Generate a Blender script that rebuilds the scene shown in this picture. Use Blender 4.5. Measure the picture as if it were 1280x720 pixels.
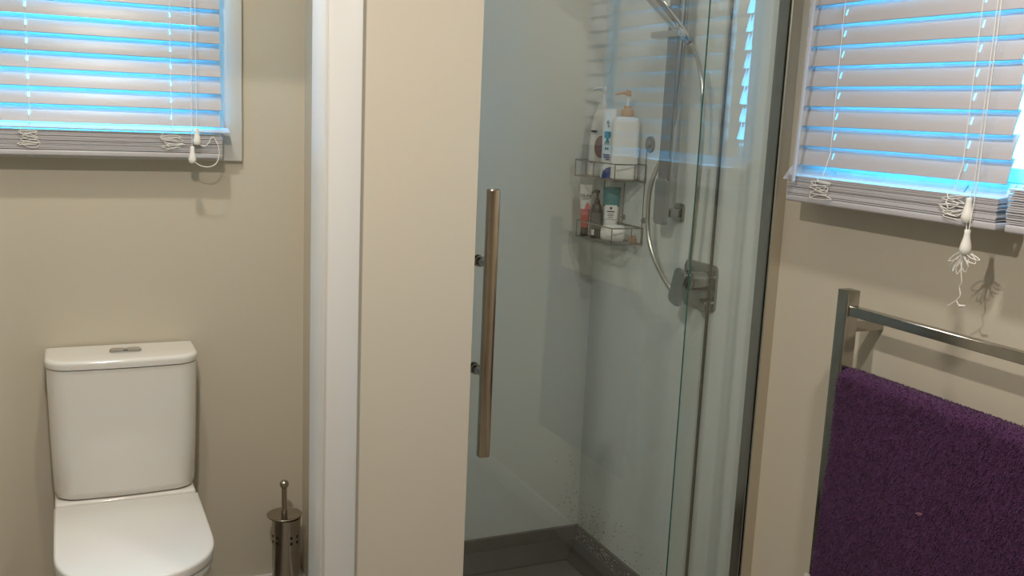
import bpy, bmesh, math, random
from mathutils import Vector, Matrix
random.seed(7)
for o in list(bpy.data.objects): bpy.data.objects.remove(o)
S = bpy.context.scene
COL = S.collection
H = 1.56                      # height of the eye above the floor; builders below use heights relative to it
# ------------------------------------------------------------------ camera
yaw, pitch, roll = .434834, -.177641, .0443665
fw = Vector((math.sin(yaw)*math.cos(pitch), math.cos(yaw)*math.cos(pitch), math.sin(pitch)))
rt = Vector((math.cos(yaw), -math.sin(yaw), 0)); up = rt.cross(fw)
r2 = rt*math.cos(roll)+up*math.sin(roll); u2 = -rt*math.sin(roll)+up*math.cos(roll)
cam = bpy.data.objects.new('camera', bpy.data.cameras.new('camera')); COL.objects.link(cam)
cam.matrix_world = Matrix(((r2.x,u2.x,-fw.x,0),(r2.y,u2.y,-fw.y,0),(r2.z,u2.z,-fw.z,H),(0,0,0,1)))
cam.data.sensor_width = 36; cam.data.lens = 36*1226.73/1280; cam.data.clip_start = .02
S.camera = cam
# ------------------------------------------------------------------ world, exposure
w = bpy.data.worlds.new('sky'); S.world = w; w.use_nodes = True
bg = w.node_tree.nodes['Background']; bg.inputs[0].default_value = (.06,.53,1,1); bg.inputs[1].default_value = 25.0
S.view_settings.view_transform = 'Standard'; S.view_settings.look = 'None'; S.view_settings.gamma = 1
S.view_settings.exposure = 0; S.view_settings.use_curve_mapping = False
# ceiling lamps: x, y, power, colour, radius (fittings are built with the ceiling); last one added to brighten the shower
LAMPS = [(.13,2.2,7.6,(1,.95,.84),.035),(.0,1.08,23,(1,.93,.84),.045),(1.09,.94,12,(1,.94,.86),.045),(1.24,2.40,.8,(1,.96,.89),.07)]
W, D, CE, FL = 1.67, 2.94, .84, -H
G = 1.985
# ------------------------------------------------------------------ materials
def nmat(name, col, rough=.5, metal=0, bump=0, bscale=60, var=0, vscale=3, spec=.5, coat=0, emit=0, sheen=0, trans=0, detail=3, bdist=.002):
    m = bpy.data.materials.new(name); m.use_nodes = True; nt = m.node_tree; b = nt.nodes['Principled BSDF']
    b.inputs['Base Color'].default_value = (*col,1); b.inputs['Roughness'].default_value = rough; b.inputs['Metallic'].default_value = metal
    b.inputs['Specular IOR Level'].default_value = spec; b.inputs['Coat Weight'].default_value = coat; b.inputs['Coat Roughness'].default_value = .08
    b.inputs['Transmission Weight'].default_value = trans
    if sheen: b.inputs['Sheen Weight'].default_value = sheen; b.inputs['Sheen Roughness'].default_value = .5
    if emit: b.inputs['Emission Color'].default_value = (*col,1); b.inputs['Emission Strength'].default_value = emit
    tc = nt.nodes.new('ShaderNodeTexCoord')
    if var:
        n = nt.nodes.new('ShaderNodeTexNoise'); n.inputs['Scale'].default_value = vscale; n.inputs['Detail'].default_value = 5
        nt.links.new(tc.outputs['Object'], n.inputs['Vector'])
        mx = nt.nodes.new('ShaderNodeMix'); mx.data_type = 'RGBA'
        mx.inputs[6].default_value = (*[c*(1-var) for c in col],1); mx.inputs[7].default_value = (*[min(1,c*(1+var)) for c in col],1)
        nt.links.new(n.outputs['Fac'], mx.inputs[0]); nt.links.new(mx.outputs[2], b.inputs['Base Color'])
    if bump:
        n = nt.nodes.new('ShaderNodeTexNoise'); n.inputs['Scale'].default_value = bscale; n.inputs['Detail'].default_value = detail
        nt.links.new(tc.outputs['Object'], n.inputs['Vector'])
        bp = nt.nodes.new('ShaderNodeBump'); bp.inputs['Strength'].default_value = bump; bp.inputs['Distance'].default_value = bdist
        nt.links.new(n.outputs['Fac'], bp.inputs['Height']); nt.links.new(bp.outputs[0], b.inputs['Normal'])
    return m
def glassmat(name, tint, boost=1.0, rough=.0, ior=1.5):
    m = bpy.data.materials.new(name); m.use_nodes = True; nt = m.node_tree; nt.nodes.clear()
    o = nt.nodes.new('ShaderNodeOutputMaterial'); t = nt.nodes.new('ShaderNodeBsdfTransparent'); t.inputs[0].default_value = (*tint,1)
    g = nt.nodes.new('ShaderNodeBsdfGlossy'); g.inputs['Roughness'].default_value = rough
    lw = nt.nodes.new('ShaderNodeLayerWeight'); pw = nt.nodes.new('ShaderNodeMath'); pw.operation = 'POWER'; pw.inputs[1].default_value = 5; lw.inputs[0].default_value = .5
    ml = nt.nodes.new('ShaderNodeMath'); ml.operation = 'MULTIPLY_ADD'; ml.inputs[1].default_value = .96*boost; ml.inputs[2].default_value = .04*boost; ml.use_clamp = True
    x = nt.nodes.new('ShaderNodeMixShader'); nt.links.new(lw.outputs['Facing'], pw.inputs[0]); nt.links.new(pw.outputs[0], ml.inputs[0]); nt.links.new(ml.outputs[0], x.inputs[0])
    nt.links.new(t.outputs[0], x.inputs[1]); nt.links.new(g.outputs[0], x.inputs[2]); nt.links.new(x.outputs[0], o.inputs[0])
    return m
M = dict(
 paint = nmat('beige_wall_paint', (.57,.515,.415), .55, bump=.06, bscale=220, var=.02, vscale=2),
 ceil = nmat('ceiling_paint', (.80,.79,.75), .7),
 floor = nmat('grey_vinyl', (.28,.25,.21), .4, var=.15, vscale=8),
 trim = nmat('white_gloss_paint', (.64,.63,.605), .38, bump=.05, bscale=60, var=.02, vscale=6),
 liner = nmat('acrylic_liner', (.79,.82,.79), .36, var=.015, vscale=2),
 tray = nmat('grey_tray', (.12,.117,.10), .3, var=.2, vscale=14, bump=.03, bscale=300),
 grime = nmat('dark_sealant', (.02,.02,.017), .4),
 slat = nmat('white_slat_paint', (.49,.475,.50), .36, bump=.02, bscale=400, spec=.4),
 cord = nmat('white_cord', (.78,.76,.72), .7),
 bead = nmat('white_tassel_plastic', (.82,.80,.75), .35),
 ceramic = nmat('white_ceramic', (.80,.77,.73), .12, spec=.5, coat=.4),
 seat = nmat('white_seat_plastic', (.79,.765,.73), .3),
 chrome = nmat('chrome', (.62,.62,.61), .09, 1, var=.06, vscale=9),
 chromedark = nmat('dark_chrome', (.36,.36,.35), .16, 1, var=.12, vscale=20),
 steel = nmat('brushed_steel', (.42,.38,.33), .2, 1, var=.12, vscale=30),
 brass = nmat('warm_polished_steel', (.48,.42,.35), .13, 1, var=.15, vscale=18),
 rail = nmat('polished_rail_steel', (.40,.385,.35), .14, 1, var=.15, vscale=25),
 satin = nmat('satin_aluminium', (.40,.42,.41), .35, 1),
 greyplastic = nmat('grey_satin_plastic', (.30,.31,.31), .35, .3),
 wire = nmat('wire_steel', (.35,.33,.30), .3, 1),
 glass = glassmat('shower_glass', (.972,.988,.982), 1.75),
 edge = nmat('green_glass_edge', (.01,.09,.075), .08, spec=.9, coat=1),
 seal = glassmat('clear_seal', (.955,.96,.965), 1.5, .15),
 pane = glassmat('window_glass', (.93,.96,.96), 1),
 hole = nmat('hole_black', (.005,.005,.005), .8),
 towel = nmat('purple_terry', (.080,.026,.086), .95, bump=.8, bscale=500, var=.35, vscale=60, sheen=.15, spec=.1, detail=4, bdist=.003),
 tag = nmat('care_label', (.62,.62,.58), .7, var=.35, vscale=300),
 lint = nmat('pink_lint', (.45,.22,.28), .9),
 wbottle = nmat('white_bottle', (.80,.79,.74), .35), tan = nmat('tan_pump', (.60,.36,.16), .4),
 green = nmat('green_label', (.03,.16,.10), .5), navy = nmat('blue_label', (.02,.06,.26), .4), brown = nmat('brown_label', (.22,.10,.04), .5),
 ink = nmat('ink', (.03,.03,.035), .5), pink = nmat('pink_print', (.75,.16,.17), .4), red = nmat('red_print', (.62,.07,.05), .4),
 black = nmat('black_plastic', (.018,.017,.016), .3), teal = nmat('teal_print', (.02,.22,.24), .4), greylab = nmat('grey_label', (.10,.10,.09), .5),
 jarglass = nmat('amber_glass', (.75,.45,.28), .1, trans=.4), white = nmat('white_print', (.82,.82,.80), .5),
 lamp = nmat('lamp_lens', (1,.93,.82), .5, emit=12), lawn = nmat('outside_ground', (.12,.16,.10), .9, var=.3, vscale=2),
)
def dropmat():
    m = nmat('water_drop_painted_dark', (.22,.22,.205), .05, coat=1); return m  # grey paints in the dark look of clear drops against the wall
M['drop'] = dropmat()
# ------------------------------------------------------------------ mesh helpers
def obj(name, bm, mat, parent=None, smooth=35):
    """link bm (coordinates relative to the eye height) as one mesh object, parented in place"""
    bmesh.ops.translate(bm, verts=bm.verts, vec=(0,0,H))
    org = parent['_o'] if parent and '_o' in parent else None
    if org is None and parent is None:
        xs=[v.co.x for v in bm.verts]; ys=[v.co.y for v in bm.verts]; zs=[v.co.z for v in bm.verts]
        org = ((min(xs)+max(xs))/2,(min(ys)+max(ys))/2,min(zs)); loc = org
    else: loc = (0,0,0)
    bmesh.ops.translate(bm, verts=bm.verts, vec=[-c for c in org])
    bmesh.ops.recalc_face_normals(bm, faces=bm.faces)
    me = bpy.data.meshes.new(name); bm.to_mesh(me); bm.free()
    for f in me.polygons: f.use_smooth = True
    me.set_sharp_from_angle(angle=math.radians(smooth))
    for m in (mat if isinstance(mat, (list,tuple)) else [mat]): me.materials.append(m)
    o = bpy.data.objects.new(name, me); COL.objects.link(o); o.location = loc
    o.parent = parent; o['_o'] = list(org)
    return o
def tag(o, label=None, cat=None, group=None, kind=None):
    if label: o['label']=label
    if cat: o['category']=cat
    if group: o['group']=group
    if kind: o['kind']=kind
    return o
def thing(name, loc, label, cat, group=None):
    o = bpy.data.objects.new(name, None); COL.objects.link(o); o.empty_display_size=.05
    o.location = (loc[0],loc[1],loc[2]+H); o['_o'] = [loc[0],loc[1],loc[2]+H]
    return tag(o,label,cat,group)
def struct(name, bm, mat, parent=None):
    o = obj(name, bm, mat, parent)
    if parent is None: o['kind']='structure'
    return o
def frame(c, right, upv=(0,0,1)):
    r = Vector(right).normalized(); u = Vector(upv).normalized(); n = r.cross(u).normalized(); u = n.cross(r).normalized()
    return Matrix(((r.x,u.x,n.x,c[0]),(r.y,u.y,n.y,c[1]),(r.z,u.z,n.z,c[2]),(0,0,0,1)))   # x right, y up, z towards the viewer
def add(bm, sub, mtx=None, mi=0):
    if mtx: bmesh.ops.transform(sub, matrix=mtx, verts=sub.verts)
    for f in sub.faces: f.material_index = mi
    me = bpy.data.meshes.new('t'); sub.to_mesh(me); sub.free(); bm.from_mesh(me); bpy.data.meshes.remove(me); return bm
def box(bm, a, b, bev=0, seg=2, mtx=None, mi=0):
    s = bmesh.new(); bmesh.ops.create_cube(s, size=1)
    for v in s.verts: v.co = Vector([(a[i]+b[i])/2 + v.co[i]*abs(b[i]-a[i]) for i in range(3)])
    if bev: bmesh.ops.bevel(s, geom=s.edges[:]+s.verts[:], offset=bev, segments=seg, profile=.5, affect='EDGES')
    return add(bm, s, mtx, mi)
def B(*boxes, bev=0, seg=2):
    bm = bmesh.new()
    for a,b in boxes: box(bm,a,b,bev,seg)
    return bm
def cyl(bm, p, q, r, r2=None, n=24, bev=0, mi=0):
    p=Vector(p); q=Vector(q); d=q-p; s=bmesh.new()
    bmesh.ops.create_cone(s, cap_ends=True, segments=n, radius1=r, radius2=r if r2 is None else r2, depth=d.length)
    if bev:
        bmesh.ops.bevel(s, geom=[e for e in s.edges if len(e.link_faces)==2 and any(len(f.verts)>4 for f in e.link_faces)], offset=bev, segments=2, affect='EDGES')
    return add(bm, s, Matrix.Translation((p+q)/2) @ d.to_track_quat('Z','Y').to_matrix().to_4x4(), mi)
def tube(bm, pts, r, n=8, closed=False, mi=0):
    P=[Vector(p) for p in pts]; rings=[]; N=len(P); ref=None
    for i,p in enumerate(P):
        t = (P[(i+1)%N]-P[i-1]) if closed else (P[min(i+1,N-1)]-P[max(i-1,0)])
        t.normalize()
        if ref is None: ref = t.orthogonal()
        ref = (ref - t*ref.dot(t)); ref.normalize(); b=t.cross(ref)
        rr = r[i] if isinstance(r,(list,tuple)) else r
        rings.append([bm.verts.new(p+(ref*math.cos(2*math.pi*k/n)+b*math.sin(2*math.pi*k/n))*rr) for k in range(n)])
    for i in range(N if closed else N-1):
        a,b=rings[i],rings[(i+1)%N]
        for k in range(n): bm.faces.new((a[k],a[(k+1)%n],b[(k+1)%n],b[k])).material_index=mi
    if not closed: bm.faces.new(rings[0][::-1]); bm.faces.new(rings[-1])
    return bm
def smoothpath(pts, k=8):
    P=[Vector(p) for p in pts]; out=[]
    for i in range(len(P)-1):
        p0=P[max(i-1,0)];p1=P[i];p2=P[i+1];p3=P[min(i+2,len(P)-1)]
        for j in range(k):
            t=j/k; out.append(.5*((2*p1)+(p2-p0)*t+(2*p0-5*p1+4*p2-p3)*t*t+(3*p1-p0-3*p2+p3)*t**3))
    out.append(P[-1]); return out
def lathe(bm, prof, mtx, n=28, mi=0):
    s=bmesh.new(); rings=[]
    for r,z in prof:
        if r<1e-6: rings.append([s.verts.new((0,0,z))])
        else: rings.append([s.verts.new((r*math.cos(2*math.pi*k/n),r*math.sin(2*math.pi*k/n),z)) for k in range(n)])
    for a,b in zip(rings,rings[1:]):
        for k in range(n):
            if len(a)==1 and len(b)==1: continue
            if len(a)==1: s.faces.new((a[0],b[k],b[(k+1)%n]))
            elif len(b)==1: s.faces.new((a[k],a[(k+1)%n],b[0]))
            else: s.faces.new((a[k],a[(k+1)%n],b[(k+1)%n],b[k]))
    if len(rings[0])>1: s.faces.new(rings[0][::-1])
    if len(rings[-1])>1: s.faces.new(rings[-1])
    return add(bm,s,mtx,mi)
def loft(bm, c, right, secs, ex=2.6, n=36, mi=0):
    """superellipse sections (z, half width, half depth[, sideways shift]) around the vertical through c"""
    r=Vector(right).normalized(); f=Vector((r.y,-r.x,0)); rings=[]
    for sec in secs:
        z,a,b=sec[:3]; sh=sec[3] if len(sec)>3 else 0
        ring=[]
        for k in range(n):
            t=2*math.pi*k/n; ct,st=math.cos(t),math.sin(t)
            x=a*math.copysign(abs(ct)**(2/ex),ct)+sh; y=b*math.copysign(abs(st)**(2/ex),st)
            ring.append(bm.verts.new(Vector((c[0],c[1],z))+r*x+f*y))
        rings.append(ring)
    for p,q in zip(rings,rings[1:]):
        for k in range(n): bm.faces.new((p[k],p[(k+1)%n],q[(k+1)%n],q[k])).material_index=mi
    bm.faces.new(rings[0][::-1]); bm.faces.new(rings[-1])
    return bm
def prism(bm, poly, mtx, t, mi=0, bev=0):
    """polygon in x,y of the frame, thickness t along its z"""
    s=bmesh.new(); a=[s.verts.new((x,y,0)) for x,y in poly]; b=[s.verts.new((x,y,t)) for x,y in poly]; n=len(poly)
    s.faces.new(a[::-1]); top=s.faces.new(b)
    for k in range(n): s.faces.new((a[k],a[(k+1)%n],b[(k+1)%n],b[k]))
    if bev: bmesh.ops.bevel(s, geom=list(top.edges), offset=bev, segments=2, affect='EDGES')
    return add(bm,s,mtx,mi)
def rrect(w,h,r,n=5,cx=0,cy=0):
    out=[]
    for sx,sy,a0 in ((1,1,0),(-1,1,90),(-1,-1,180),(1,-1,270)):
        for i in range(n+1):
            a=math.radians(a0+90*i/n); out.append((cx+sx*(w/2-r)+r*math.cos(a), cy+sy*(h/2-r)+r*math.sin(a)))
    return out
def ellipse(a,b,n=24,cx=0,cy=0): return [(cx+a*math.cos(2*math.pi*k/n),cy+b*math.sin(2*math.pi*k/n)) for k in range(n)]
def text(s, size, mtx, mat, parent, name='lettering', bold=0):
    c=bpy.data.curves.new('t','FONT'); c.body=s; c.size=size; c.align_x='CENTER'; c.align_y='CENTER'; c.extrude=.0002; c.offset=bold
    t=bpy.data.objects.new('t',c); me=bpy.data.meshes.new_from_object(t); bm=bmesh.new(); bm.from_mesh(me)
    bpy.data.objects.remove(t); bpy.data.curves.remove(c); bpy.data.meshes.remove(me)
    bmesh.ops.transform(bm, matrix=mtx, verts=bm.verts); return obj(name,bm,mat,parent)

# ================================================================== THE ROOM
XL, YB = -1.25, -1.15         # far left and rear of the bathroom
def wall_with_hole(axis, a0,a1, t0,t1, h0,h1, z0=FL, z1=CE):
    """axis 'x': runs along x from a0..a1, thickness t0..t1 in y; hole h0=(a,z) h1=(a,z)"""
    (ha,hz),(hb,hw)=h0,h1; bm=bmesh.new()
    for (a,b,c,d) in ((a0,ha,z0,z1),(hb,a1,z0,z1),(ha,hb,z0,hz),(ha,hb,hw,z1)):
        if axis=='x': box(bm,(a,t0,c),(b,t1,d))
        else: box(bm,(t0,a,c),(t1,b,d))
    return bm
struct('floor', B(((XL,YB,FL-.1),(W,D,FL))), M['floor'])
struct('ceiling', B(((XL,YB,CE),(W,D,CE+.1))), M['ceil'])
struct('wall_back', wall_with_hole('x',-.62,W+.12,D,D+.12,(-.28,-.11),(.415,.66)), M['paint'])
struct('wall_right', wall_with_hole('y',YB,D,W,W+.12,(1.20,-.11),(1.835,.66)), M['paint'])
struct('wall_left', B(((XL-.1,YB,FL),(XL,2.03,CE))), M['paint'])
struct('wall_rear', B(((XL-.1,YB-.1,FL),(W+.12,YB,CE))), M['paint'])
struct('wall_side', B(((-.62,2.03,FL),(-.5,D,CE))), M['paint'])
struct('wall_middle', B(((.664,2.03,FL),(.805,D,CE))), M['paint'])
struct('wall_front', B(((.484,1.93,FL),(.805,2.03,CE)),((XL,1.93,FL),(-.37,2.03,CE)),((-.37,1.93,.49),(.484,2.03,CE))), M['paint'])
struct('baseboard_back', B(((-.5,D-.014,FL),(.664,D,-1.475)),bev=.003), M['trim'])
struct('baseboard_side', B(((.650,2.035,FL),(.664,D-.014,-1.475)),bev=.003), M['trim'])
struct('baseboard_front', B(((.545,1.916,FL),(.805,1.93,-1.475)),((W-.014,YB,FL),(W,1.95,-1.475)),bev=.003), M['trim'])
# acrylic shower liner on the two walls, and the beige flashing where it stops
struct('wall_liner_back', B(((.805,D-.004,-1.463),(W,D,CE))), M['liner'])
struct('wall_liner_right', B(((W-.004,2.032,-1.463),(W,D-.004,CE))), M['liner'])
struct('wall_liner_left', B(((.805,2.032,-1.463),(.809,D-.004,CE))), M['liner'])
# doorway to the toilet
dj=struct('door_1', B(((.474,1.925,FL),(.484,2.035,.49)),((-.37,1.925,FL),(-.36,2.035,.49)),((-.37,1.925,.48),(.484,2.035,.49)),bev=.0015), M['trim'])
obj('architrave', B(((.479,1.910,FL),(.545,1.930,.5545)),bev=.003,seg=2), M['trim'], dj)
obj('architrave', B(((-.435,1.910,FL),(-.369,1.930,.5545)),bev=.003), M['trim'], dj)
obj('architrave', B(((-.368,1.910,.489),(.478,1.930,.5545)),bev=.003), M['trim'], dj)
# windows: local frame s along the wall, n out of the wall into the room, z up
def MP(kind):
    if kind=='L': return Matrix(((1,0,0,0),(0,-1,0,D),(0,0,1,0),(0,0,0,1)))       # s=x, n=D-y
    return Matrix(((0,-1,0,W),(-1,0,0,0),(0,0,1,0),(0,0,0,1)))                    # s=-y, n=W-x
def window(no, kind, s0, s1, z0, z1, mull=(), tl=.065):
    m=MP(kind); t=.065; bm=bmesh.new()
    for a,b in (((s0-tl,0,z0-t),(s0,.02,z1+t)),((s1,0,z0-t),(s1+t,.02,z1+t)),((s0,0,z0-t),(s1,.02,z0)),((s0,0,z1),(s1,.02,z1+t))): box(bm,a,b,.003,2,m)
    fr=struct('window_%d'%no, bm, M['trim'])
    r=bmesh.new(); q=.012
    for a,b in (((s0,-.118,z0),(s0+q,.018,z1)),((s1-q,-.118,z0),(s1,.018,z1)),((s0+q,-.118,z0),(s1-q,.018,z0+q)),((s0+q,-.118,z1-q),(s1-q,.018,z1))): box(r,a,b,.001,1,m)
    obj('reveal_lining', r, M['trim'], fr)
    f=bmesh.new()
    edges=[s0+q]+sorted(mull)+[s1-q]
    for i,(a,b) in enumerate(zip(edges,edges[1:])):
        for c,d in (((a,-.10,z0+q),(a+.03,-.07,z1-q)),((b-.03,-.10,z0+q),(b,-.07,z1-q)),((a+.03,-.10,z0+q),(b-.03,-.07,z0+q+.03)),((a+.03,-.10,z1-q-.03),(b-.03,-.07,z1-q))): box(f,c,d,.002,1,m)
        p=bmesh.new(); box(p,(a+.028,-.088,z0+q+.028),(b-.028,-.084,z1-q-.028),0,1,m); obj('pane',p,M['pane'],fr)
    obj('sash_frame', f, M['trim'], fr)
    return fr
window(1,'L',-.28,.415,-.11,.66)
window(2,'R',-1.835,-1.20,-.11,.66,tl=.095)
# ground outside
tag(obj('outside_ground', B(((-9,D+.2,FL-.4),(12,D+9,FL-.3)),((W+.2,-6,FL-.4),(12,D+.2,FL-.3))), M['lawn']),None,None,None,'structure')
# ceiling lamps, the shower one an unseen addition
names=['round recessed ceiling lamp above the toilet','round recessed ceiling lamp in the middle of the bathroom','round recessed ceiling lamp near the towel rail','added unseen ceiling lamp that brightens the shower']
for (x,y,p,c,r),nm in zip(LAMPS,names):
    t=thing('ceiling_lamp',(x,y,CE),nm,'lamp')
    bm=bmesh.new(); lathe(bm,[(r+.005,0),(r+.005,-.004),(r+.018,-.006),(r+.02,0)],Matrix.Translation((x,y,CE))); obj('rim',bm,M['trim'],t)
    bm=bmesh.new(); cyl(bm,(x,y,CE-.002),(x,y,CE),r); obj('lens',bm,M['lamp'],t)
    l=bpy.data.lights.new('lamp_light','AREA'); l.shape='DISK'; l.size=2*r; l.energy=p; l.color=c
    lo=bpy.data.objects.new('lamp_light',l); COL.objects.link(lo); lo.location=(0,0,-.006); lo.parent=t

# ================================================================== VENETIAN BLINDS
SW=.050
def slat_bm(s0, s1, n, z, ang, m, holes=(), crown=.0022, th=.0028, w=SW):
    """slat with its centre at (n,z); ang = tilt of the room-side edge downwards, in degrees"""
    a=math.radians(ang); cs,sn=math.cos(a),math.sin(a); us=[-.5,-.3,-.15,.15,.3,.5]
    xs=[s0]
    for h in sorted(holes):
        if s0+.01<h<s1-.01: xs+= [h-.0022,h+.0022]
    xs.append(s1); bm=bmesh.new(); V={}
    for i,x in enumerate(xs):
        for j,u in enumerate(us):
            for k in (0,1):
                c=crown*(1-4*u*u)+(th if k else 0)-th/2
                du=u*w; V[i,j,k]=bm.verts.new((x, n+du*cs+c*sn, z-du*sn+c*cs))
    I=len(xs)-1; J=len(us)-1
    for i in range(I):
        for j in range(J):
            if j==2 and i%2==1:
                for p,q in (((i,2),(i,3)),((i,3),(i+1,3)),((i+1,3),(i+1,2)),((i+1,2),(i,2))): bm.faces.new((V[p+(0,)],V[q+(0,)],V[q+(1,)],V[p+(1,)]))
                continue
            for k in (0,1): bm.faces.new((V[i,j,k],V[i+1,j,k],V[i+1,j+1,k],V[i,j+1,k]))
        for j in (0,J): bm.faces.new((V[i,j,0],V[i+1,j,0],V[i+1,j,1],V[i,j,1]))
    for i in (0,I):
        for j in range(J): bm.faces.new((V[i,j,0],V[i,j+1,0],V[i,j+1,1],V[i,j,1]))
    bmesh.ops.transform(bm,matrix=m,verts=bm.verts); return bm
def wl(m,p): return m@Vector(p)
def acorn(bm, top, m, s=1.0):
    p=wl(m,top)
    prof=[(0,0),(.0052,0),(.0058,-.001),(.0056,-.008),(.0066,-.016),(.0095,-.027),(.0112,-.036),(.0105,-.043),(.007,-.0475),(0,-.0485)]
    lathe(bm,[(r*s,z*s) for r,z in prof],Matrix.Translation(p),n=20)
def tangle(bm, c, m, w=.05, h=.05, n=16, seed=1, r=.0009, depth=.004):
    R=random.Random(seed); pts=[]
    a=0
    for i in range(n):
        a+=R.uniform(1.6,2.7); rr=R.uniform(.35,1)
        pts.append(wl(m,(c[0]+math.cos(a)*w/2*rr, c[1]+R.uniform(0,depth), c[2]-h*i/n*.75-.12*h+math.sin(a)*h*.2*rr)))
    tube(bm, smoothpath(pts,6), r, 6)
def blind(kind, s0, s1, n0, zlow, tilt, ladders, label, group=None, stack=(-.100,-.150), lowtilt=0, lowz=-.09, lown=0, lows=(0,0), pitch=.0455, ztop=.70, jig=0, gap=0, nst=10):
    m=MP(kind); base=wl(m,((s0+s1)/2,n0,stack[1]-.016))
    t=thing('venetian_blind', base, label, 'blind', group)
    holes=list(ladders); R=random.Random(hash(kind)%100 if False else int(s0*1000)); z=zlow+.0475/2; k=0
    while z<ztop-.045:
        j=R.uniform(-1,1)*.003
        obj('slat', slat_bm(s0+j+gap,s1+j,n0+R.uniform(-.0006,.0006),z+R.uniform(-.0006,.0006),tilt+R.uniform(-1.5,1.5),m,holes), M['slat'], t); z+=pitch; k+=1
    obj('slat', slat_bm(s0+lows[0]+gap,s1+lows[1],n0+lown,lowz,lowtilt,m,holes), M['slat'], t)
    z0,z1=stack
    for i in range(nst):
        zz=z0+(z1-z0)*(i+.5)/nst; j=R.uniform(-1,1)*.0015
        obj('slat', slat_bm(s0+j,s1+j,n0+R.uniform(-.0012,.0012),zz-.001,R.uniform(-1.5,1.5),m,holes), M['slat'], t)
    bm=bmesh.new(); box(bm,(s0-.001,n0-.026,z1-.017),(s1+.001,n0+.026,z1-.0015),.004,3,m); obj('bottom_rail',bm,M['slat'],t)
    bm=bmesh.new(); box(bm,(s0-.006,n0-.028,ztop-.04),(s1+.006,n0+.030,ztop+.005),.002,2,m); obj('head_rail',bm,M['slat'],t)
    for i,s in enumerate(ladders):
        bm=bmesh.new()
        for dn in (-.0285,.0285):
            if kind=='R' or True: tube(bm,[wl(m,(s,n0+dn*.42,ztop-.04)),wl(m,(s,n0+dn*.42,lowz+.05)),wl(m,(s+.0015,n0+dn,z0+.004))],.0008,6)
        obj('ladder_cord',bm,M['cord'],t)
        bm=bmesh.new(); tangle(bm,(s,n0+.0275,z0+.002),m,.088,.058,22,seed=i*7+int(abs(s0)*100),r=.0010); obj('slack_cord',bm,M['cord'],t)
        bm=bmesh.new(); box(bm,(s-.007,n0-.006,z1-.020),(s+.007,n0+.006,z1-.0168),.0012,2,m); obj('rail_plug',bm,M['bead'],t)
    return t,m
NL=.055
bl,mL=blind('L',-.335,.415,NL,-.080,66,(-.068,.283),'white venetian blind over the window above the toilet',stack=(-.097,-.149),lowtilt=14,lowz=-.088,lown=.006,lows=(0,.021),ztop=.67,nst=13)
NR=.062
br,mR=blind('R',-1.872,-1.283,NR,-.0935,74,(-1.75,-1.383),'white venetian blind on the right wall beside the shower glass',stack=(-.118,-.163),lowtilt=50,lowz=-.113,lown=-.008,lows=(-.035,-.002),ztop=.67,nst=13)
b3,_=blind('R',-1.262,-1.085,NR,-.0935,74,(-1.10,),'narrow white venetian blind with its slat stack at the right edge of the photo',stack=(-.098,-.163),lowtilt=4,lowz=-.094,lown=0,ztop=.67,nst=15,gap=.026)
# pull cords of the left blind
bm=bmesh.new(); tube(bm,[wl(mL,(.344,NL+.034,.62)),wl(mL,(.346,NL+.036,-.085))],.0009,6); obj('pull_cord',bm,M['cord'],bl)
bm=bmesh.new(); tube(bm,[wl(mL,(.336,NL+.033,.62)),wl(mL,(.333,NL+.037,-.135))],.0009,6); obj('pull_cord',bm,M['cord'],bl)
bm=bmesh.new(); acorn(bm,(.346,NL+.037,-.083),mL,.95); obj('cord_tassel',bm,M['bead'],bl)
bm=bmesh.new(); acorn(bm,(.333,NL+.039,-.133),mL,.95); obj('cord_tassel',bm,M['bead'],bl)
bm=bmesh.new(); tube(bm,smoothpath([wl(mL,p) for p in ((.346,NL+.037,-.125),(.366,NL+.037,-.130),(.378,NL+.036,-.121),(.384,NL+.035,-.108),(.392,NL+.035,-.108),(.402,NL+.036,-.128),(.405,NL+.038,-.155),(.396,NL+.04,-.178),(.376,NL+.041,-.188),(.352,NL+.04,-.184),(.338,NL+.039,-.172),(.333,NL+.039,-.160))],8),.0013,8); obj('cord_loop',bm,M['cord'],bl)
# wand, cords and tassels of the right blind
bm=bmesh.new(); tube(bm,[wl(mR,(-1.822,NR+.034,.60)),wl(mR,(-1.826,NR+.036,.2)),wl(mR,(-1.833,NR+.040,-.132))],.0046,6); obj('tilt_wand',bm,M['slat'],br)
nr=NR+.030
bm=bmesh.new(); tube(bm,[wl(mR,(-1.333,nr,.60)),wl(mR,(-1.336,nr,-.10)),wl(mR,(-1.342,nr,-.128))],.0010,6); obj('pull_cord',bm,M['cord'],br)
bm=bmesh.new(); tube(bm,[wl(mR,(-1.325,nr,.60)),wl(mR,(-1.329,nr,-.10)),wl(mR,(-1.332,nr+.004,-.19))],.0010,6); obj('pull_cord',bm,M['cord'],br)
bm=bmesh.new(); tube(bm,[wl(mR,(-1.343,nr,-.165)),wl(mR,(-1.338,nr+.002,-.19))],.0010,6); obj('pull_cord',bm,M['cord'],br)
bm=bmesh.new(); acorn(bm,(-1.343,nr,-.124),mR,1.0); obj('cord_tassel',bm,M['bead'],br)
bm=bmesh.new(); acorn(bm,(-1.335,nr+.003,-.184),mR,1.0); obj('cord_tassel',bm,M['bead'],br)
bm=bmesh.new(); c0=(-1.338,nr+.003,-.228)
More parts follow.
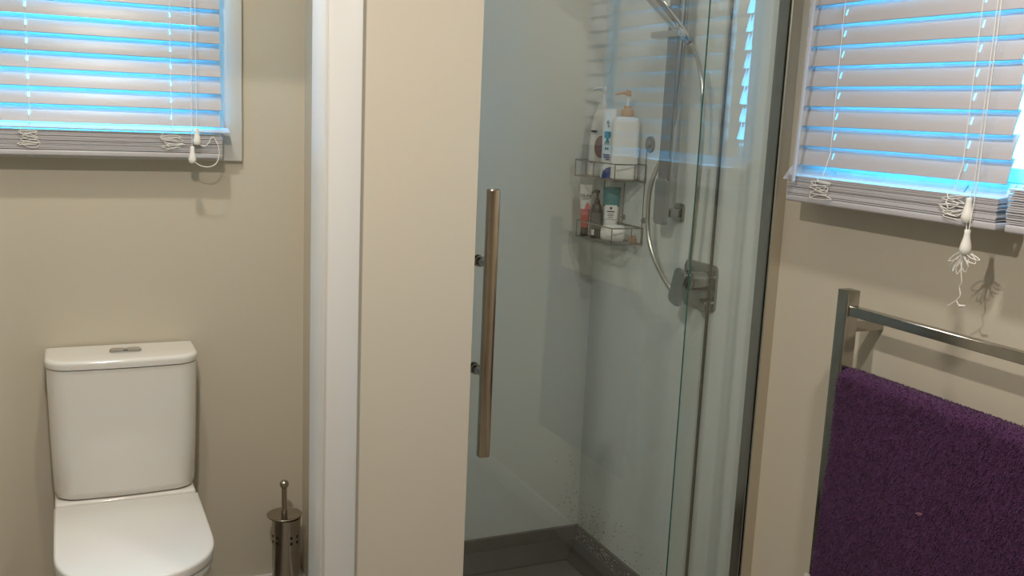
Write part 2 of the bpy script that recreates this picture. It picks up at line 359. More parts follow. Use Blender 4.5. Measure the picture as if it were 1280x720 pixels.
for i,(ds,dz) in enumerate(((-.034,-.022),(-.030,-.036),(-.018,-.040),(.006,-.038),(.016,-.026),(.028,-.018),(.034,-.010),(-.008,-.044))):
    e=Vector((c0[0]+ds,c0[1]+random.uniform(-.006,.006),c0[2]+dz)); q=Vector(c0)
    side=Vector((.005*(-1)**i,.004,-.004))
    tube(bm,smoothpath([wl(mR,q),wl(mR,(q+e)/2+side),wl(mR,e),wl(mR,(q+e)/2-side),wl(mR,q)],6),.0010,6)
obj('cord_knot',bm,M['cord'],br)
bm=bmesh.new(); tube(bm,smoothpath([wl(mR,p) for p in (c0,(-1.338,nr+.004,-.26),(-1.335,nr+.002,-.285),(-1.340,nr,-.297),(-1.336,nr,-.312),(-1.345,nr,-.325),(-1.362,nr,-.338))],6),.0011,6)
tube(bm,smoothpath([wl(mR,p) for p in ((-1.343,nr,-.324),(-1.335,nr,-.332),(-1.322,nr,-.330))],5),[.0011]*5+[.0022]*6,6); obj('cord_tail',bm,M['cord'],br)

# ================================================================== TOILET
TX=.140
to=thing('toilet',(TX,2.6,FL),'white close-coupled toilet with closed seat under the left window','toilet')
bm=bmesh.new(); secs=[]
for z,hw,yf in ((-1.098,.176,2.795),(-1.093,.182,2.788),(-1.075,.185,2.783),(-.95,.189,2.777),(-.80,.192,2.774),(-.728,.193,2.772)):
    secs.append((z,hw,yf))
rings=[]
def dsec(z,hw,yf,yb=D-.012,r=.05,bow=.012):
    pts=[(-hw,yb),(-hw,yf+r)]
    for i in range(1,8): a=math.pi/2*i/8; pts.append((-hw+r-r*math.cos(a), yf+r-r*math.sin(a)))
    xs=[-hw+r+(2*hw-2*r)*i/8 for i in range(9)]
    pts+=[(x,yf) for x in xs]
    for i in range(1,8): a=math.pi/2*i/8; pts.append((hw-r+r*math.sin(a), yf+r-r*math.cos(a)))
    pts+=[(hw,yf+r),(hw,yb)]
    return [(TX+x, y-bow*max(0,1-(x/hw)**2)*(1 if y<yf+r+.001 else 0), z) for x,y in pts]
def loft_rings(rs):
    bm=bmesh.new(); R=[[bm.verts.new(p) for p in r] for r in rs]; n=len(R[0])
    for a,b in zip(R,R[1:]):
        for k in range(n): bm.faces.new((a[k],a[(k+1)%n],b[(k+1)%n],b[k]))
    bm.faces.new(R[0][::-1]); bm.faces.new(R[-1]); return bm
obj('cistern', loft_rings([dsec(z,hw,yf) for z,hw,yf in secs]), M['ceramic'], to, 50)
obj('cistern_lid', loft_rings([dsec(z,hw,yf,D-.008,.055) for z,hw,yf in ((-.7265,.190,2.774),(-.725,.195,2.768),(-.712,.1965,2.766),(-.706,.1955,2.767),(-.7025,.192,2.771),(-.7015,.186,2.777))]), M['ceramic'], to, 50)
bm=bmesh.new(); prism(bm,rrect(.084,.036,.012),Matrix.Translation((TX+.008,2.850,-.7018)),.0045,bev=.0015); fb=obj('flush_plate',bm,M['chrome'],to)
for sx in (-1,1):
    bm=bmesh.new(); prism(bm,rrect(.038,.029,.008),Matrix.Translation((TX+.008+sx*.0198,2.850,-.6975)),.003,bev=.001); obj('flush_button',bm,M['chrome'],fb)
def seatring(z,hw,yb,ys,yf,ex=2.3,n=20,inset=0):
    hw-=inset; yf+=inset; yb-=inset; pts=[(TX-hw,yb),(TX-hw,(yb+ys)/2),(TX-hw,ys)]
    for i in range(1,2*n):
        t=math.pi*i/(2*n); ct,st=math.cos(t),math.sin(t)
        pts.append((TX-hw*math.copysign(abs(ct)**(2/ex),ct), ys-(ys-yf)*abs(st)**(2/ex)))
    pts+=[(TX+hw,ys),(TX+hw,(yb+ys)/2),(TX+hw,yb)]
    return [(x,y,z) for x,y in pts]
SR=lambda z,i=0,hw=.187:seatring(z,hw,2.768,2.47,2.268,inset=i)
obj('seat_lid', loft_rings([SR(-1.131,.004),SR(-1.129,.001),SR(-1.112,0),SR(-1.107,.0015),SR(-1.105,.006)]), M['seat'], to, 50)
obj('seat', loft_rings([SR(-1.150,.006),SR(-1.148,.003),SR(-1.1335,.003),SR(-1.132,.006)]), M['seat'], to, 50)
def pan(z,i,yf,yb=D-.02): return seatring(z,.186,yb,2.50,yf,inset=i)
pr=[]
for z,hw,yf in ((FL+.001,.120,2.42),(FL+.04,.125,2.40),(-1.40,.135,2.37),(-1.28,.160,2.31),(-1.19,.180,2.275),(-1.158,.184,2.270),(-1.152,.181,2.274)):
    pr.append(seatring(z,hw,D-.02,2.5,yf))
obj('pan', loft_rings(pr), M['ceramic'], to, 50)
bm=bmesh.new(); box(bm,(TX-.184,2.772,-1.152),(TX+.182,D-.02,-1.100),.008,3); obj('pan_shelf',bm,M['ceramic'],to)

# ================================================================== BRUSH
BX,BY=.592,2.835
bh=thing('brush_holder',(BX,BY,FL),'round polished steel toilet brush holder with square holes on the floor','brush holder')
bm=bmesh.new(); lathe(bm,[(.038,FL+.001),(.044,FL+.004),(.044,FL+.012),(.0425,FL+.014),(.0425,-1.252),(.0438,-1.249),(.0438,-1.246),(.041,-1.246),(.041,FL+.02),(.0,FL+.02)],Matrix.Translation((BX,BY,0)),n=40); obj('canister',bm,M['steel'],bh)
for k in range(12):
    for z in (-1.300,-1.318):
        a=math.radians(k*30+9); c=(BX+.0424*math.cos(a),BY+.0424*math.sin(a),z)
        if k%3==2: continue
        m=frame(c,(-math.sin(a),math.cos(a),0)); bm=bmesh.new(); prism(bm,rrect(.0075,.0085,.0012),m,.0005); obj('vent_hole',bm,M['hole'],bh)
tb=thing('toilet_brush',(BX,BY,-1.25),'steel toilet brush with ball-topped handle standing in its holder','brush')
T=Matrix.Translation((BX-.006,BY,-1.2405))@Matrix.Rotation(math.radians(-.5),4,'Y')
bm=bmesh.new(); lathe(bm,[(0,0),(.050,0),(.0525,.0015),(.053,.004),(.0515,.0052),(.049,.004),(.012,.003),(.0,.003)],T,n=40); obj('lid',bm,M['steel'],tb)
bm=bmesh.new(); lathe(bm,[(.0088,.003),(.0088,.02),(.0080,.022),(.0080,.086),(.0065,.092)],T); obj('handle',bm,M['steel'],tb)
bm=bmesh.new(); s=bmesh.new(); bmesh.ops.create_uvsphere(s,u_segments=24,v_segments=14,radius=.0138); add(bm,s,T@Matrix.Translation((0,0,.100))); obj('ball_knob',bm,M['steel'],tb)
bm=bmesh.new(); cyl(bm,(BX-.003,BY,-1.246),(BX-.003,BY,-1.42),.005); cyl(bm,(BX,BY,-1.42),(BX,BY,-1.52),.03); obj('bristle_head',bm,M['white'],tb)

# ================================================================== SHOWER TRAY
tr=thing('shower_tray',(1.24,2.48,-1.55),'dark grey shower tray with raised rim in the shower corner','shower tray')
x0,x1,y0,y1=.81,W-.002,1.96,D-.002
def ring(i,z): return [(x0+i,y0+i,z),(x1-i,y0+i,z),(x1-i,y1-i,z),(x0+i,y1-i,z)]
bm=bmesh.new()
R_=[[bm.verts.new(p) for p in r] for r in (ring(0,FL+.0),ring(0,-1.4635),ring(.010,-1.4635),ring(.012,-1.465),ring(.012,-1.531),ring(.020,-1.5055),ring(.024,-1.5055),ring(.085,-1.553),ring(.10,-1.554))]
for a,b in zip(R_,R_[1:]):
    for k in range(4): bm.faces.new((a[k],a[(k+1)%4],b[(k+1)%4],b[k]))
bm.faces.new(R_[-1]); bm.faces.new(R_[0][::-1]); 
for f in bm.faces:
    z=[v.co.z for v in f.verts]
    if min(z)<-1.55 and max(z)>-1.535 and max(z)<-1.5: f.material_index=1
obj('basin',bm,[M['tray'],nmat('dark_tray_fall',(.045,.044,.038),.35,var=.5,vscale=9)],tr,20)
bm=bmesh.new()
q=ring(.0235,-1.5325); tube(bm,q,.0026,6,closed=True); obj('rim_bead',bm,M['chrome'],tr)
bm=bmesh.new(); q=ring(.084,-1.5525); tube(bm,q,.0042,6,closed=True); obj('sealant_line',bm,M['grime'],tr)
bm=bmesh.new(); cyl(bm,(1.24,2.47,-1.5545),(1.24,2.47,-1.551),.045,n=32,bev=.001); obj('waste_cover',bm,M['chrome'],tr)
# droplets
bm=bmesh.new(); R=random.Random(3)
def drop(p,n,r,mi=0):
    s=bmesh.new(); bmesh.ops.create_icosphere(s,subdivisions=1,radius=r); nn=Vector(n)
    add(bm,s,Matrix.Translation(Vector(p))@nn.to_track_quat('Z','Y').to_matrix().to_4x4()@Matrix.Diagonal((1,1,.5,1)),mi)
for i in range(150):
    y=D-.02-abs(R.gauss(0,.30)); z=-1.46+abs(R.gauss(0,.07)); 
    if y>2.1: drop((W-.0045,y,z),(1,0,0),R.uniform(.0012,.0026))
for i in range(55):
    x=W-.01-abs(R.gauss(0,.05)); z=-1.46+abs(R.gauss(0,.12)); drop((x,D-.0045,z),(0,1,0),R.uniform(.0012,.0024))
for i in range(60):
    x=W-.02-abs(R.gauss(0,.22)); drop((x,D-.0145,R.uniform(-1.53,-1.47)),(0,1,0),R.uniform(.0012,.0026))
for i in range(200):
    y=D-.02-abs(R.gauss(0,.22)); z=R.uniform(-1.53,-1.47)
    if y>2.1: drop((W-.0145,y,z),(1,0,0),R.uniform(.0014,.0026),1)
for i in range(170):
    a=abs(R.gauss(0,.16)); d=R.uniform(.03,.09)
    drop((W-d,D-.05-a,-1.5355-(d-.03)*.32+.0005),(0,0,1),R.uniform(.0014,.0030),1)
for i in range(90):
    a=abs(R.gauss(0,.10)); d=R.uniform(.03,.09)
    drop((W-.05-a,D-d,-1.5355-(d-.03)*.32+.0005),(0,0,1),R.uniform(.0014,.0026),1)
tag(obj('water_droplets',bm,[M['drop'],nmat('water_bead_painted_glint',(.8,.8,.77),.08,coat=1)]),'water droplets with painted glints splashed over the shower corner and tray rim','water',kind='stuff')  # near-white second colour paints glints into the tray drops

# ================================================================== SHOWER GLASS
def slab(name,x0,x1,ya,yb,z0,z1,parent):
    bm=bmesh.new(); box(bm,(x0,ya,z0),(x1,yb,z1))
    for f in bm.faces:
        c=f.calc_center_median(); f.material_index = 0 if (abs(c.y-ya)<1e-5 or abs(c.y-yb)<1e-5) else 1
    return obj(name,bm,[M['glass'],M['edge']],parent)
GT=.62
sc=thing('shower_screen',(1.55,G,-1.5),'fixed clear glass shower panel with green edge beside the right wall','shower screen')
slab('glass_panel',1.402,1.656,G-.003,G+.003,-1.46,GT,sc)
bm=bmesh.new()
for a,b in (((1.637,1.974,-1.46),(W,1.980,GT)),((1.657,1.980,-1.46),(W,1.991,GT))): box(bm,a,b,.0008,1)
obj('wall_channel',bm,nmat('satin_channel',(.66,.62,.55),.32,1),sc)
bm=bmesh.new(); box(bm,(1.640,1.991,-1.46),(W,2.030,GT),.0015,1); obj('channel_return',bm,M['chromedark'],sc)
bm=bmesh.new(); box(bm,(.81,1.965,GT),(W,2.035,GT+.035),.002); obj('top_rail',bm,M['chrome'],sc)
bm=bmesh.new(); box(bm,(.81,1.965,-1.463),(1.637,2.035,-1.447),.002); obj('bottom_rail',bm,M['satin'],sc)
GD=2.016
dr=thing('shower_door',(1.16,GD,-1.45),'clear glass sliding shower door carrying the long upright handle','shower door')
slab('glass_panel',.810,1.490,GD-.003,GD+.003,-1.44,GT-.003,dr)
bm=bmesh.new()
for a,b in (((1.4905,GD-.0035,-1.44),(1.505,GD+.0035,GT-.005)),((1.480,GD-.0055,-1.44),(1.4965,GD-.0036,GT-.005)),((1.480,GD+.0036,-1.44),(1.4965,GD+.0055,GT-.005)),): box(bm,a,b)
tag(obj('edge_seal',bm,M['seal'],dr),'clear ribbed plastic seal strip')
HX=.8515
bm=bmesh.new(); box(bm,(HX-.0135,1.940,-.774),(HX+.0135,1.960,-.166),.004,3); hd=obj('handle',bm,M['brass'],dr)
for z in (-.334,-.584):
    bm=bmesh.new(); cyl(bm,(HX,1.960,z),(HX,GD-.0035,z),.0085,bev=.001); cyl(bm,(HX,GD-.010,z),(HX,GD-.0035,z),.0125,bev=.001); obj('standoff',bm,M['chromedark'],hd)
    bm=bmesh.new(); cyl(bm,(HX,GD+.0035,z),(HX,GD+.016,z),.0135,bev=.002); obj('rear_knob',bm,M['chromedark'],hd)

# ================================================================== SHOWER FITTINGS on the right wall
WR=W-.004
sr=thing('shower_rail',(WR,2.42,-.30),'flat grey upright shower slide rail on the right shower wall','shower rail')
bm=bmesh.new(); box(bm,(1.604,2.412,-.20),(1.614,2.468,.72),.003); obj('rail_bar',bm,M['chromedark'],sr)
bm=bmesh.new(); prism(bm,rrect(.058,.135,.012),frame((1.612,2.4400,-.240),(0,-1,0)),.014,bev=.002); obj('end_cover',bm,M['greyplastic'],sr)
for z in (-.272,.66):
    bm=bmesh.new(); prism(bm,rrect(.046,.054,.009),frame((WR,2.428,z),(0,-1,0)),.009,bev=.002); obj('wall_plate',bm,M['chromedark'],sr)
    bm=bmesh.new(); box(bm,(1.609,2.416,z-.013),(1.625,2.446,z+.013),.002); box(bm,(1.619,2.412,z-.013),(WR-.007,2.446,z+.013),.003); obj('bracket_arm',bm,M['chromedark'],sr)
bm=bmesh.new(); box(bm,(1.560,2.365,.225),(1.6035,2.490,.243),.004); box(bm,(1.550,2.335,.222),(1.578,2.368,.246),.005); obj('slider',bm,M['chrome'],sr)
hs=thing('hand_shower',(1.56,2.33,.22),'chrome hand shower with long tapered handle clipped in the slide rail','shower head')
hp=[(1.588,2.350,.222),(1.575,2.365,.245),(1.555,2.400,.285),(1.53,2.445,.335),(1.505,2.49,.385),(1.48,2.53,.43)]
bm=bmesh.new(); P=smoothpath(hp,6); tube(bm,P,[.0115+.007*min(1,i/14) for i in range(len(P))],16); obj('handle',bm,M['chrome'],hs)
d=(Vector(hp[-1])-Vector(hp[0])).normalized(); q=Vector(hp[-1])+d*.02
bm=bmesh.new(); cyl(bm,q+Vector((.0,-.0,.022)),q+Vector((-.016,-.020,-.012)),.05,.055,n=32,bev=.003); obj('spray_head',bm,M['chrome'],hs)
bm=bmesh.new(); cyl(bm,Vector(hp[0])-d*.0005,Vector(hp[0])-Vector((-.004,.016,.016)),.0105,.009,bev=.001); obj('hose_nut',bm,M['chromedark'],hs)
hpts=[(1.593,2.333,.205),(1.600,2.315,.180),(1.600,2.288,.135),(1.600,2.266,.065),(1.600,2.255,-.064),(1.600,2.257,-.218),(1.603,2.270,-.376),(1.612,2.300,-.462),(1.612,2.345,-.492),(1.606,2.385,-.474),(1.598,2.452,-.404),(1.594,2.487,-.325),(1.600,2.497,-.206),(1.625,2.484,-.11),(1.645,2.465,.0),(1.652,2.455,.25),(1.652,2.455,.60)]
bm=bmesh.new(); tube(bm,smoothpath(hpts,10),.0068,12)
tag(obj('shower_hose',bm,nmat('ribbed_hose',(.55,.53,.48),.28,1)),'flexible metal shower hose looping down past the mixer','hose')
mx=thing('shower_mixer',(WR,2.30,-.54),'chrome shower mixer with square plate and tilted lever','mixer tap')
bm=bmesh.new(); prism(bm,rrect(.155,.135,.018),frame((WR,2.297,-.468),(0,-1,0)),.008,bev=.002); obj('back_plate',bm,M['chromedark'],mx)
bm=bmesh.new(); cyl(bm,(WR-.007,2.256,-.446),(1.592,2.256,-.446),.027,n=32,bev=.002); obj('body',bm,M['chromedark'],mx)
bm=bmesh.new(); cyl(bm,(WR-.007,2.248,-.516),(1.635,2.248,-.516),.020,n=28,bev=.002); obj('diverter_knob',bm,M['chromedark'],mx)
bm=bmesh.new(); m=frame((1.5915,2.296,-.470),(0,-1,-.30),(0,-.30,1))
prism(bm,rrect(.054,.104,.010),m,.012,bev=.003); obj('lever',bm,M['satin'],mx)

# ================================================================== CADDY
cd=thing('shower_caddy',(1.61,2.76,-.40),'two-tier wire shower caddy hung on the right shower wall','shower caddy')
CX0,CX1,CY0,CY1=1.552,1.664,2.628,2.885
def basket(zr,zb):
    def loop(z,i=0): return [(CX0+i,CY0+i,z),(CX1-i,CY0+i,z),(CX1-i,CY1-i,z),(CX0+i,CY1-i,z)]
    bm=bmesh.new(); tube(bm,loop(zb),.0023,6,closed=True); b=obj('basket',bm,M['wire'],cd)
    bm=bmesh.new(); tube(bm,loop(zr),.0023,6,closed=True); obj('rim_wire',bm,M['wire'],b)
    for x,y in ((CX0,CY0),(CX1,CY0),(CX0,CY1),(CX1,CY1),(CX0,CY0+.135),(CX1-.04,CY0),(CX0+.04,CY1)):
        bm=bmesh.new(); tube(bm,[(x,y,zr),(x,y,zb)],.0019,6); obj('upright_wire',bm,M['wire'],b)
    for i in range(7):
        x=CX0+.008+(CX1-CX0-.016)*i/6; bm=bmesh.new(); tube(bm,[(x,CY0,zb+.0015),(x,CY1,zb+.0015)],.0012,6); obj('floor_wire',bm,M['wire'],b)
    return b
basket(-.146,-.198); CY0,CY1=2.624,2.855; basket(-.344,-.396); CY0,CY1=2.628,2.885
for y in (CY0+.004,CY0+.125,CY1-.004):
    bm=bmesh.new(); tube(bm,[(CX1,y,-.075 if y<2.7 else -.05),(CX1,y,-.40)],.0014,6); obj('hanger_wire',bm,M['wire'],cd)
for y,z,r in ((2.615,-.081,.026),(2.86,-.081,.026),(2.622,-.318,.009),(2.745,-.322,.009)):
    bm=bmesh.new(); cyl(bm,(WR,y,z),(WR-.004,y,z),r,r*.96,n=24); cyl(bm,(WR-.004,y,z),(WR-.012,y,z),r*.4,r*.3,n=16); tag(obj('suction_cup',bm,M['greyplastic'],cd),'grey plastic suction cup')
VR=(.86,-.51,0)          # sideways direction of items turned towards the room
VF=Vector((-.51,-.86,0))
def pump(c, z, mat, parent, right, s=1.0, spout=.042, collar=.019):
    r=Vector(right).normalized(); cx,cy=c
    bm=bmesh.new(); lathe(bm,[(collar*.95,0),(collar,.003),(collar,.016),(collar*.9,.020),(collar*.62,.022),(collar*.6,.030),(0,.030)],Matrix.Translation((cx,cy,z))@Matrix.Diagonal((1,1,s,1)),n=24); co=obj('pump_collar',bm,mat,parent)
    bm=bmesh.new(); cyl(bm,(cx,cy,z+.028*s),(cx,cy,z+.060*s),.0042,n=12); obj('pump_stem',bm,M['white'] if mat is not M['black'] else mat,parent)
    h=Vector((cx,cy,z+.064*s)); bm=bmesh.new(); cyl(bm,h-Vector((0,0,.008*s)),h+Vector((0,0,.008*s)),.0095,.008,n=16,bev=.002)
    tube(bm,smoothpath([h+r*.004,h-r*spout*.45+Vector((0,0,.001)),h-r*spout*.85-Vector((0,0,.003)),h-r*spout-Vector((0,0,.009))],5),[.0058]*5+[.0045]*5+[.003]*6,10)
    obj('pump_head',bm,mat,parent)
# top shelf
ZB=-.195
a=thing('pump_bottle',(1.612,2.675,ZB),'large plain white bottle with tan pump on the caddy top shelf','bottle','bottles and tubes in the shower caddy')
bm=bmesh.new(); loft(bm,(1.612,2.676),VR,[(ZB,.038,.020),(ZB+.004,.0415,.0235),(ZB+.09,.042,.024),(ZB+.176,.0410,.0235),(ZB+.187,.039,.022),(ZB+.192,.034,.019),(ZB+.195,.020,.016)],4.2); obj('bottle_body',bm,M['wbottle'],a)
pump((1.612,2.676),ZB+.195,M['tan'],a,VR,1.12,.040,.0195)
a=thing('pump_bottle',(1.617,2.826,ZB),'white pump bottle with ringed oval label behind the slim tube','bottle','bottles and tubes in the shower caddy')
bc=(1.612,2.828)
bm=bmesh.new(); loft(bm,bc,VR,[(ZB,.037,.020),(ZB+.004,.0395,.023),(ZB+.10,.039,.023),(ZB+.17,.034,.021),(ZB+.200,.028,.018),(ZB+.213,.017,.015)],2.8); obj('bottle_body',bm,M['wbottle'],a)
pump(bc,ZB+.213,M['white'],a,VR,1.05,.040,.015)
fc=Vector((bc[0],bc[1],-.10))+VF*.0235
bm=bmesh.new(); m=frame(fc,VR); prism(bm,[(x,y) for x,y in ellipse(.021,.036) if x<=.001],m,.0006); obj('label_half',bm,M['brown'],a)
bm=bmesh.new(); prism(bm,[(x,y) for x,y in ellipse(.021,.036) if x>=-.001],m,.0006); obj('label_half',bm,M['navy'],a)
bm=bmesh.new()
for x in (-.025,.025): box(bm,(x-.009,.046,-.001),(x+.009,.052,.0004),0,1,m)
for x in (-.025,.025): box(bm,(x-.010,-.052,-.001),(x+.010,-.049,.0004),0,1,m)
obj('printed_line',bm,M['ink'],a)
a=thing('squeeze_tube',(1.578,2.722,ZB),'slim white tube with green label and blue lower end on the caddy top shelf','tube','bottles and tubes in the shower caddy')
tc=(1.580,2.727)
bm=bmesh.new(); loft(bm,tc,VR,[(ZB+.046,.0195,.0150),(ZB+.09,.0195,.014),(ZB+.15,.0205,.010),(ZB+.200,.0215,.0045),(ZB+.213,.0215,.0012),(ZB+.218,.0215,.0010)],2.4); obj('tube_body',bm,M['wbottle'],a)
bm=bmesh.new(); loft(bm,tc,VR,[(ZB+.002,.020,.0155),(ZB+.03,.0205,.0158),(ZB+.0459,.020,.0153)],2.4); obj('tube_foot',bm,M['white'],a)
m=frame(Vector((*tc,ZB+.017))+VF*.0158,VR,(0,0,1)); bm=bmesh.new(); prism(bm,[(-.016,-.016),(.0165,-.016),(.0165,.018),(.008,.019),(-.004,.014),(-.012,.006)],m,.0006); obj('blue_print',bm,M['navy'],a)
tilt=(VF.x*-.06,VF.y*-.06,1)
m=frame(Vector((*tc,-.075))+VF*.0142,VR,tilt); bm=bmesh.new(); prism(bm,rrect(.020,.020,.002,cx=-.004,cy=.017),m,.0005)
for x,y,w,h in ((-.004,.001,.008,.012),(-.008,-.006,.004,.006),(0,-.006,.004,.006),(-.004,-.012,.016,.0015),(-.008,-.026,.003,.010),(0,-.026,.003,.010),(-.004,-.026,.008,.003)): box(bm,(x-w/2,y-h/2,-.001),(x+w/2,y+h/2,.0005),0,1,m)
obj('green_label',bm,M['green'],a)
bm=bmesh.new()
for k,(x,y,w,h) in enumerate(((-.004,-.046,.020,.004),(-.002,-.053,.018,.004),(0,-.060,.012,.004))): box(bm,(x-w/2,y-h/2,-.0015),(x+w/2,y+h/2,.0012),0,1,m)
obj('blue_print',bm,M['navy'],a)
m2=frame(Vector((*tc,-.020))+VF*.0100,VR,tilt); text('6',.017,m2@Matrix.Translation((-.004,0,.001)),M['ink'],a); text('6',.012,m2@Matrix.Translation((-.002,-.011,.0015)),M['ink'],a)
# bottom shelf
ZC=-.393
a=thing('squeeze_tube',(1.590,2.845,ZC),'white and red squeeze tube lettered OLAY on the caddy bottom shelf','tube','bottles and tubes in the shower caddy')
tc=(1.569,2.832); T1=lambda z:.0125+.0085*min(1,max(0,(z-(ZC+.02))/.13))
bm=bmesh.new(); loft(bm,tc,VR,[(ZC+.0285,.0125,.0120),(ZC+.06,.0145,.0115),(ZC+.0695,.0152,.011)],2.3); obj('tube_lower',bm,M['red'],a)
bm=bmesh.new(); loft(bm,tc,VR,[(ZC+.0697,.0152,.011),(ZC+.085,.0163,.010),(ZC+.089,.0166,.0097)],2.3); obj('tube_band',bm,M['pink'],a)
bm=bmesh.new(); loft(bm,tc,VR,[(ZC+.0892,.0166,.0097),(ZC+.13,.0198,.006),(ZC+.163,.0212,.0012),(ZC+.168,.0212,.0010)],2.3); obj('tube_upper',bm,M['white'],a)
bm=bmesh.new(); loft(bm,tc,VR,[(ZC,.0125,.0118),(ZC+.001,.0132,.0125),(ZC+.028,.0130,.0123)],2.1); obj('cap',bm,M['black'],a)
m=frame(Vector((*tc,ZC+.132))+VF*.0068,VR,(VF.x*-.14,VF.y*-.14,1)); text('OLAY',.0145,m@Matrix.Translation((0,0,.001)),M['ink'],a,bold=.0003)
bm=bmesh.new(); box(bm,(-.012,-.0105,-.0005),(.012,-.0088,.0008),0,1,m); prism(bm,[(-.002,-.044),(.016,-.044),(.014,-.028),(.006,-.020),(.000,-.030)],m,.0022,mi=1)
obj('printed_mark',bm,[M['greylab'],M['pink']],a)
a=thing('pump_bottle',(1.600,2.785,ZC),'small black pump bottle between the red tube and the teal tube','bottle','bottles and tubes in the shower caddy')
tc=(1.583,2.782)
bm=bmesh.new(); loft(bm,tc,VR,[(ZC,.018,.015),(ZC+.003,.0195,.0165),(ZC+.085,.0195,.0165),(ZC+.105,.015,.013),(ZC+.112,.009,.009)],2.2); obj('bottle_body',bm,M['black'],a)
pump(tc,ZC+.111,M['black'],a,VR,.62,.018,.0095)
m=frame(Vector((*tc,ZC+.058))+VF*.0164,VR); bm=bmesh.new(); box(bm,(-.015,-.026,-.003),(.015,.024,.0003),0,1,m); obj('label',bm,M['greylab'],a)
bm=bmesh.new(); box(bm,(-.014,-.048,-.004),(-.004,-.030,.0004),0,1,m); obj('barcode_patch',bm,M['white'],a)
a=thing('squeeze_tube',(1.614,2.735,ZC),'teal and white squeeze tube standing on its cap on the caddy bottom shelf','tube','bottles and tubes in the shower caddy')
tc=(1.622,2.757); 
bm=bmesh.new(); loft(bm,tc,VR,[(ZC+.043,.0215,.017),(ZC+.06,.0225,.0165),(ZC+.104,.0255,.010)],2.5); obj('tube_lower',bm,M['white'],a)
bm=bmesh.new(); loft(bm,tc,VR,[(ZC+.1042,.0255,.010),(ZC+.14,.0275,.0045),(ZC+.161,.0282,.0012),(ZC+.167,.0282,.001)],2.5); obj('tube_upper',bm,M['teal'],a)
bm=bmesh.new(); loft(bm,tc,VR,[(ZC,.0185,.015),(ZC+.0427,.0205,.0165)],2.4); obj('cap',bm,nmat('deep_teal_cap',(.02,.09,.13),.3),a)
m=frame(Vector((*tc,ZC+.075))+VF*.0148,VR,(VF.x*-.14,VF.y*-.14,1))
bm=bmesh.new(); prism(bm,rrect(.040,.046,.004,cx=0,cy=.012),m,.0004); obj('label',bm,M['white'],a)
bm=bmesh.new()
for y,w,h in ((.014,.024,.0036),(.006,.018,.0018),(.001,.020,.0018),(-.004,.014,.0018),(-.010,.022,.0012)): box(bm,(-w/2,y-h/2,0),(w/2,y+h/2,.0008),0,1,m)
prism(bm,ellipse(.0042,.0042,16,0,.025),m,.0008); obj('printed_line',bm,M['ink'],a)
a=thing('round_tub',(1.585,2.668,ZC),'white rounded tub lying at the front corner of the caddy bottom shelf','tub','bottles and tubes in the shower caddy')
rv=Vector(VR).normalized(); c=Vector((1.5915,2.6850,ZC+.0275))
bm=bmesh.new(); prof=[(0,-.040),(.018,-.038),(.024,-.030),(.0265,-.015),(.027,0)]; 
lathe(bm,prof,Matrix.Translation(c)@rv.to_track_quat('Z','Y').to_matrix().to_4x4(),n=32); obj('tub_body',bm,M['wbottle'],a,60)
bm=bmesh.new(); lathe(bm,[(.0272,.0),(.0272,.012),(.0255,.030),(.018,.038),(0,.040)],Matrix.Translation(c)@rv.to_track_quat('Z','Y').to_matrix().to_4x4(),n=32); obj('tub_lid',bm,M['white'],a,60)
a=thing('small_jar',(1.648,2.650,ZC),'tiny amber glass jar beside the white tub in the caddy','jar','bottles and tubes in the shower caddy')
bm=bmesh.new(); lathe(bm,[(.010,0),(.0118,.002),(.0118,.017),(.008,.021),(.0078,.0235)],Matrix.Translation((1.644,2.650,ZC+.0005)),n=20); obj('jar_body',bm,M['jarglass'],a)
bm=bmesh.new(); cyl(bm,(1.644,2.650,ZC+.024),(1.644,2.650,ZC+.030),.008,n=20); obj('jar_lid',bm,M['wbottle'],a)

# ================================================================== TOWEL RAIL
PX0,PX1,PY0,PY1=1.552,1.584,1.600,1.634
rl=thing('towel_rail',(1.6,1.3,-1.05),'square-section polished steel towel rail on the right wall','towel rail')
for ya,yb in ((PY0,PY1),(.985,1.019)):
    bm=bmesh.new(); box(bm,(PX0,ya,-1.06),(PX1,yb,-.352),.0012,2); obj('post',bm,M['rail'],rl)
    for z in (-.434,-.985):
        bm=bmesh.new(); box(bm,(PX1,ya+.006,z-.012),(W,yb-.006,z+.012),.001,1); obj('wall_arm',bm,M['rail'],rl)
for z in (-.396,-.556,-.72,-.88,-1.03):
    bm=bmesh.new(); box(bm,(PX0+.004,1.019,z-.0105),(PX1-.006,PY0,z+.0105),.001,1); obj('bar',bm,M['rail'],rl)
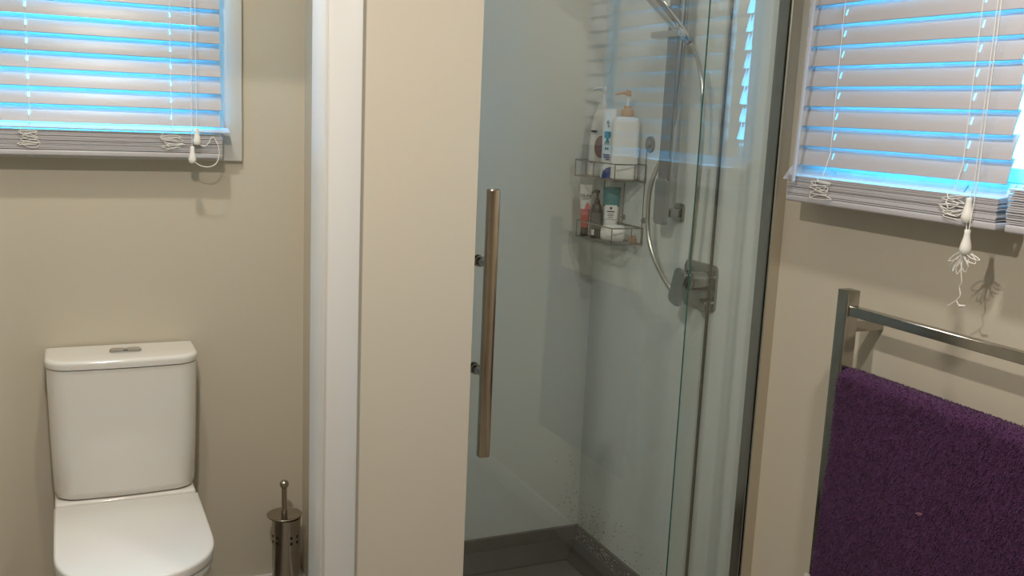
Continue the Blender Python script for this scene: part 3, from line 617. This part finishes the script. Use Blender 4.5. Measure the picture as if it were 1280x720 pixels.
# towel folded over the second bar
bm=bmesh.new(); NY,NV=90,150; R=random.Random(5)
from mathutils import noise
ys0,ys1=1.598,1.023; L1,L2=.54,.36; rad=.0235; cxm,cz=.5*(PX0+.004+PX1-.006)+.000,-.548
arc=math.pi*rad; tot=L2+arc+L1; grid=[]
def towel_pt(v,yy,off):
    r=rad+off
    if v<L2: return (cxm+r, yy, cz-(L2-v))
    if v<L2+arc:
        a=(v-L2)/rad; return (cxm+r*math.cos(a), yy, cz+r*.85*math.sin(a))
    d=v-L2-arc; return (cxm-r-.014*(d/L1)**1.3, yy, cz-d)
inner=[];outer=[]
for i in range(NV+1):
    v=tot*i/NV; d=max(0,v-L2-arc); ro=[];ri=[]
    for j in range(NY+1):
        y=ys0+(ys1-ys0)*j/NY
        y+= (.004*(d/L1)+.0015*math.sin(d*30))*(1-j/NY)
        wv=noise.noise(Vector((y*7,v*3,0)))*.005*min(1,d*4+.15)+noise.noise(Vector((y*150,v*150,3)))*.0016
        edge=min(j,NY-j); t=.0065*min(1,(edge+.35)/1.6)
        x,yy,z=towel_pt(v,y,0)
        o=Vector(towel_pt(v,y,t+wv*(1 if d>0 else .3))); q=Vector(towel_pt(v,y,-t*.6+wv*(1 if d>0 else .0)))
        ro.append(bm.verts.new(o)); ri.append(bm.verts.new(q))
    outer.append(ro); inner.append(ri)
for G_,fl in ((outer,False),(inner,True)):
    for i in range(NV):
        for j in range(NY):
            q=(G_[i][j],G_[i+1][j],G_[i+1][j+1],G_[i][j+1]); bm.faces.new(q[::-1] if fl else q)
for i in range(NV):
    for j in (0,NY): bm.faces.new((outer[i][j],outer[i+1][j],inner[i+1][j],inner[i][j]))
for j in range(NY):
    for i in (0,NV): bm.faces.new((outer[i][j],outer[i][j+1],inner[i][j+1],inner[i][j]))
_bb=[[v.co.copy() for v in r] for r in outer]; _al=[v.co for v in bm.verts]; _og=Vector(((min(c.x for c in _al)+max(c.x for c in _al))/2,(min(c.y for c in _al)+max(c.y for c in _al))/2,min(c.z for c in _al))); GP=[[c-_og for c in r] for r in _bb]; cz0=cz; cz=cz-_og.z
tw=tag(obj('towel',bm,M['towel'],None,180),'deep purple terry towel folded over the towel rail','towel')
# terry pile: short loops over the visible faces, far too many to count
vs=[];fs=[]; R=random.Random(11)
def surf(v,j): 
    i=min(NV-1,int(v*NV)); a=v*NV-i; k=min(NY-1,int(j*NY)); b=j*NY-k
    P=[GP[i][k],GP[i+1][k],GP[i+1][k+1],GP[i][k+1]]
    p=P[0]*(1-a)*(1-b)+P[1]*a*(1-b)+P[2]*a*b+P[3]*(1-a)*b
    n=(P[1]-P[0]).cross(P[3]-P[0]).normalized(); return p,n
v0=(L2-.03)/tot
for q in range(64000):
    p,n=surf(v0+(1-v0)*R.random(),R.random())
    if n.x>0 and p.z<cz: n=-n
    if p.z<cz and n.x>0: continue
    if p.z>=cz and n.z<0: n=-n
    d=Vector((R.uniform(-1,1),R.uniform(-1,1),R.uniform(-1.3,.7)))*.0016; wd=Vector((R.uniform(-.3,.3),R.uniform(-1,1),R.uniform(-1,1))).normalized()*.0007
    h=n*R.uniform(.0018,.0034); b=len(vs)
    vs+=[p-wd,p+wd,p+h*.7+d*.6+wd,p+h*.7+d*.6-wd,p+h+d*1.7]; fs+=[(b,b+1,b+2,b+3),(b+3,b+2,b+4)]
me=bpy.data.meshes.new('pile'); me.from_pydata(vs,[],fs); pl=bpy.data.objects.new('pile',me); COL.objects.link(pl); me.materials.append(M['towel']); pl.parent=tw; pl['kind']='stuff'
bm=bmesh.new(); m=frame((1.531,1.602,-1.024),(.25,-.97,0),(.0,-.18,1)); box(bm,(-.018,-.030,0),(.030,.012,.0008),0,1,m); tag(obj('care_tag',bm,M['tag'],tw),'white printed care label sticking out of the side edge')
bm=bmesh.new()
for k in range(7):
    c=Vector((1.532+random.uniform(-.0005,.0005),1.330+random.uniform(-.008,.008),-.752+random.uniform(-.003,.003))); s=bmesh.new(); bmesh.ops.create_icosphere(s,subdivisions=1,radius=.0018); add(bm,s,Matrix.Translation(c))
tag(obj('lint',bm,M['lint'],tw),'small pink fleck on the pile')
for o in bpy.data.objects:
    if '_o' in o: del o['_o']
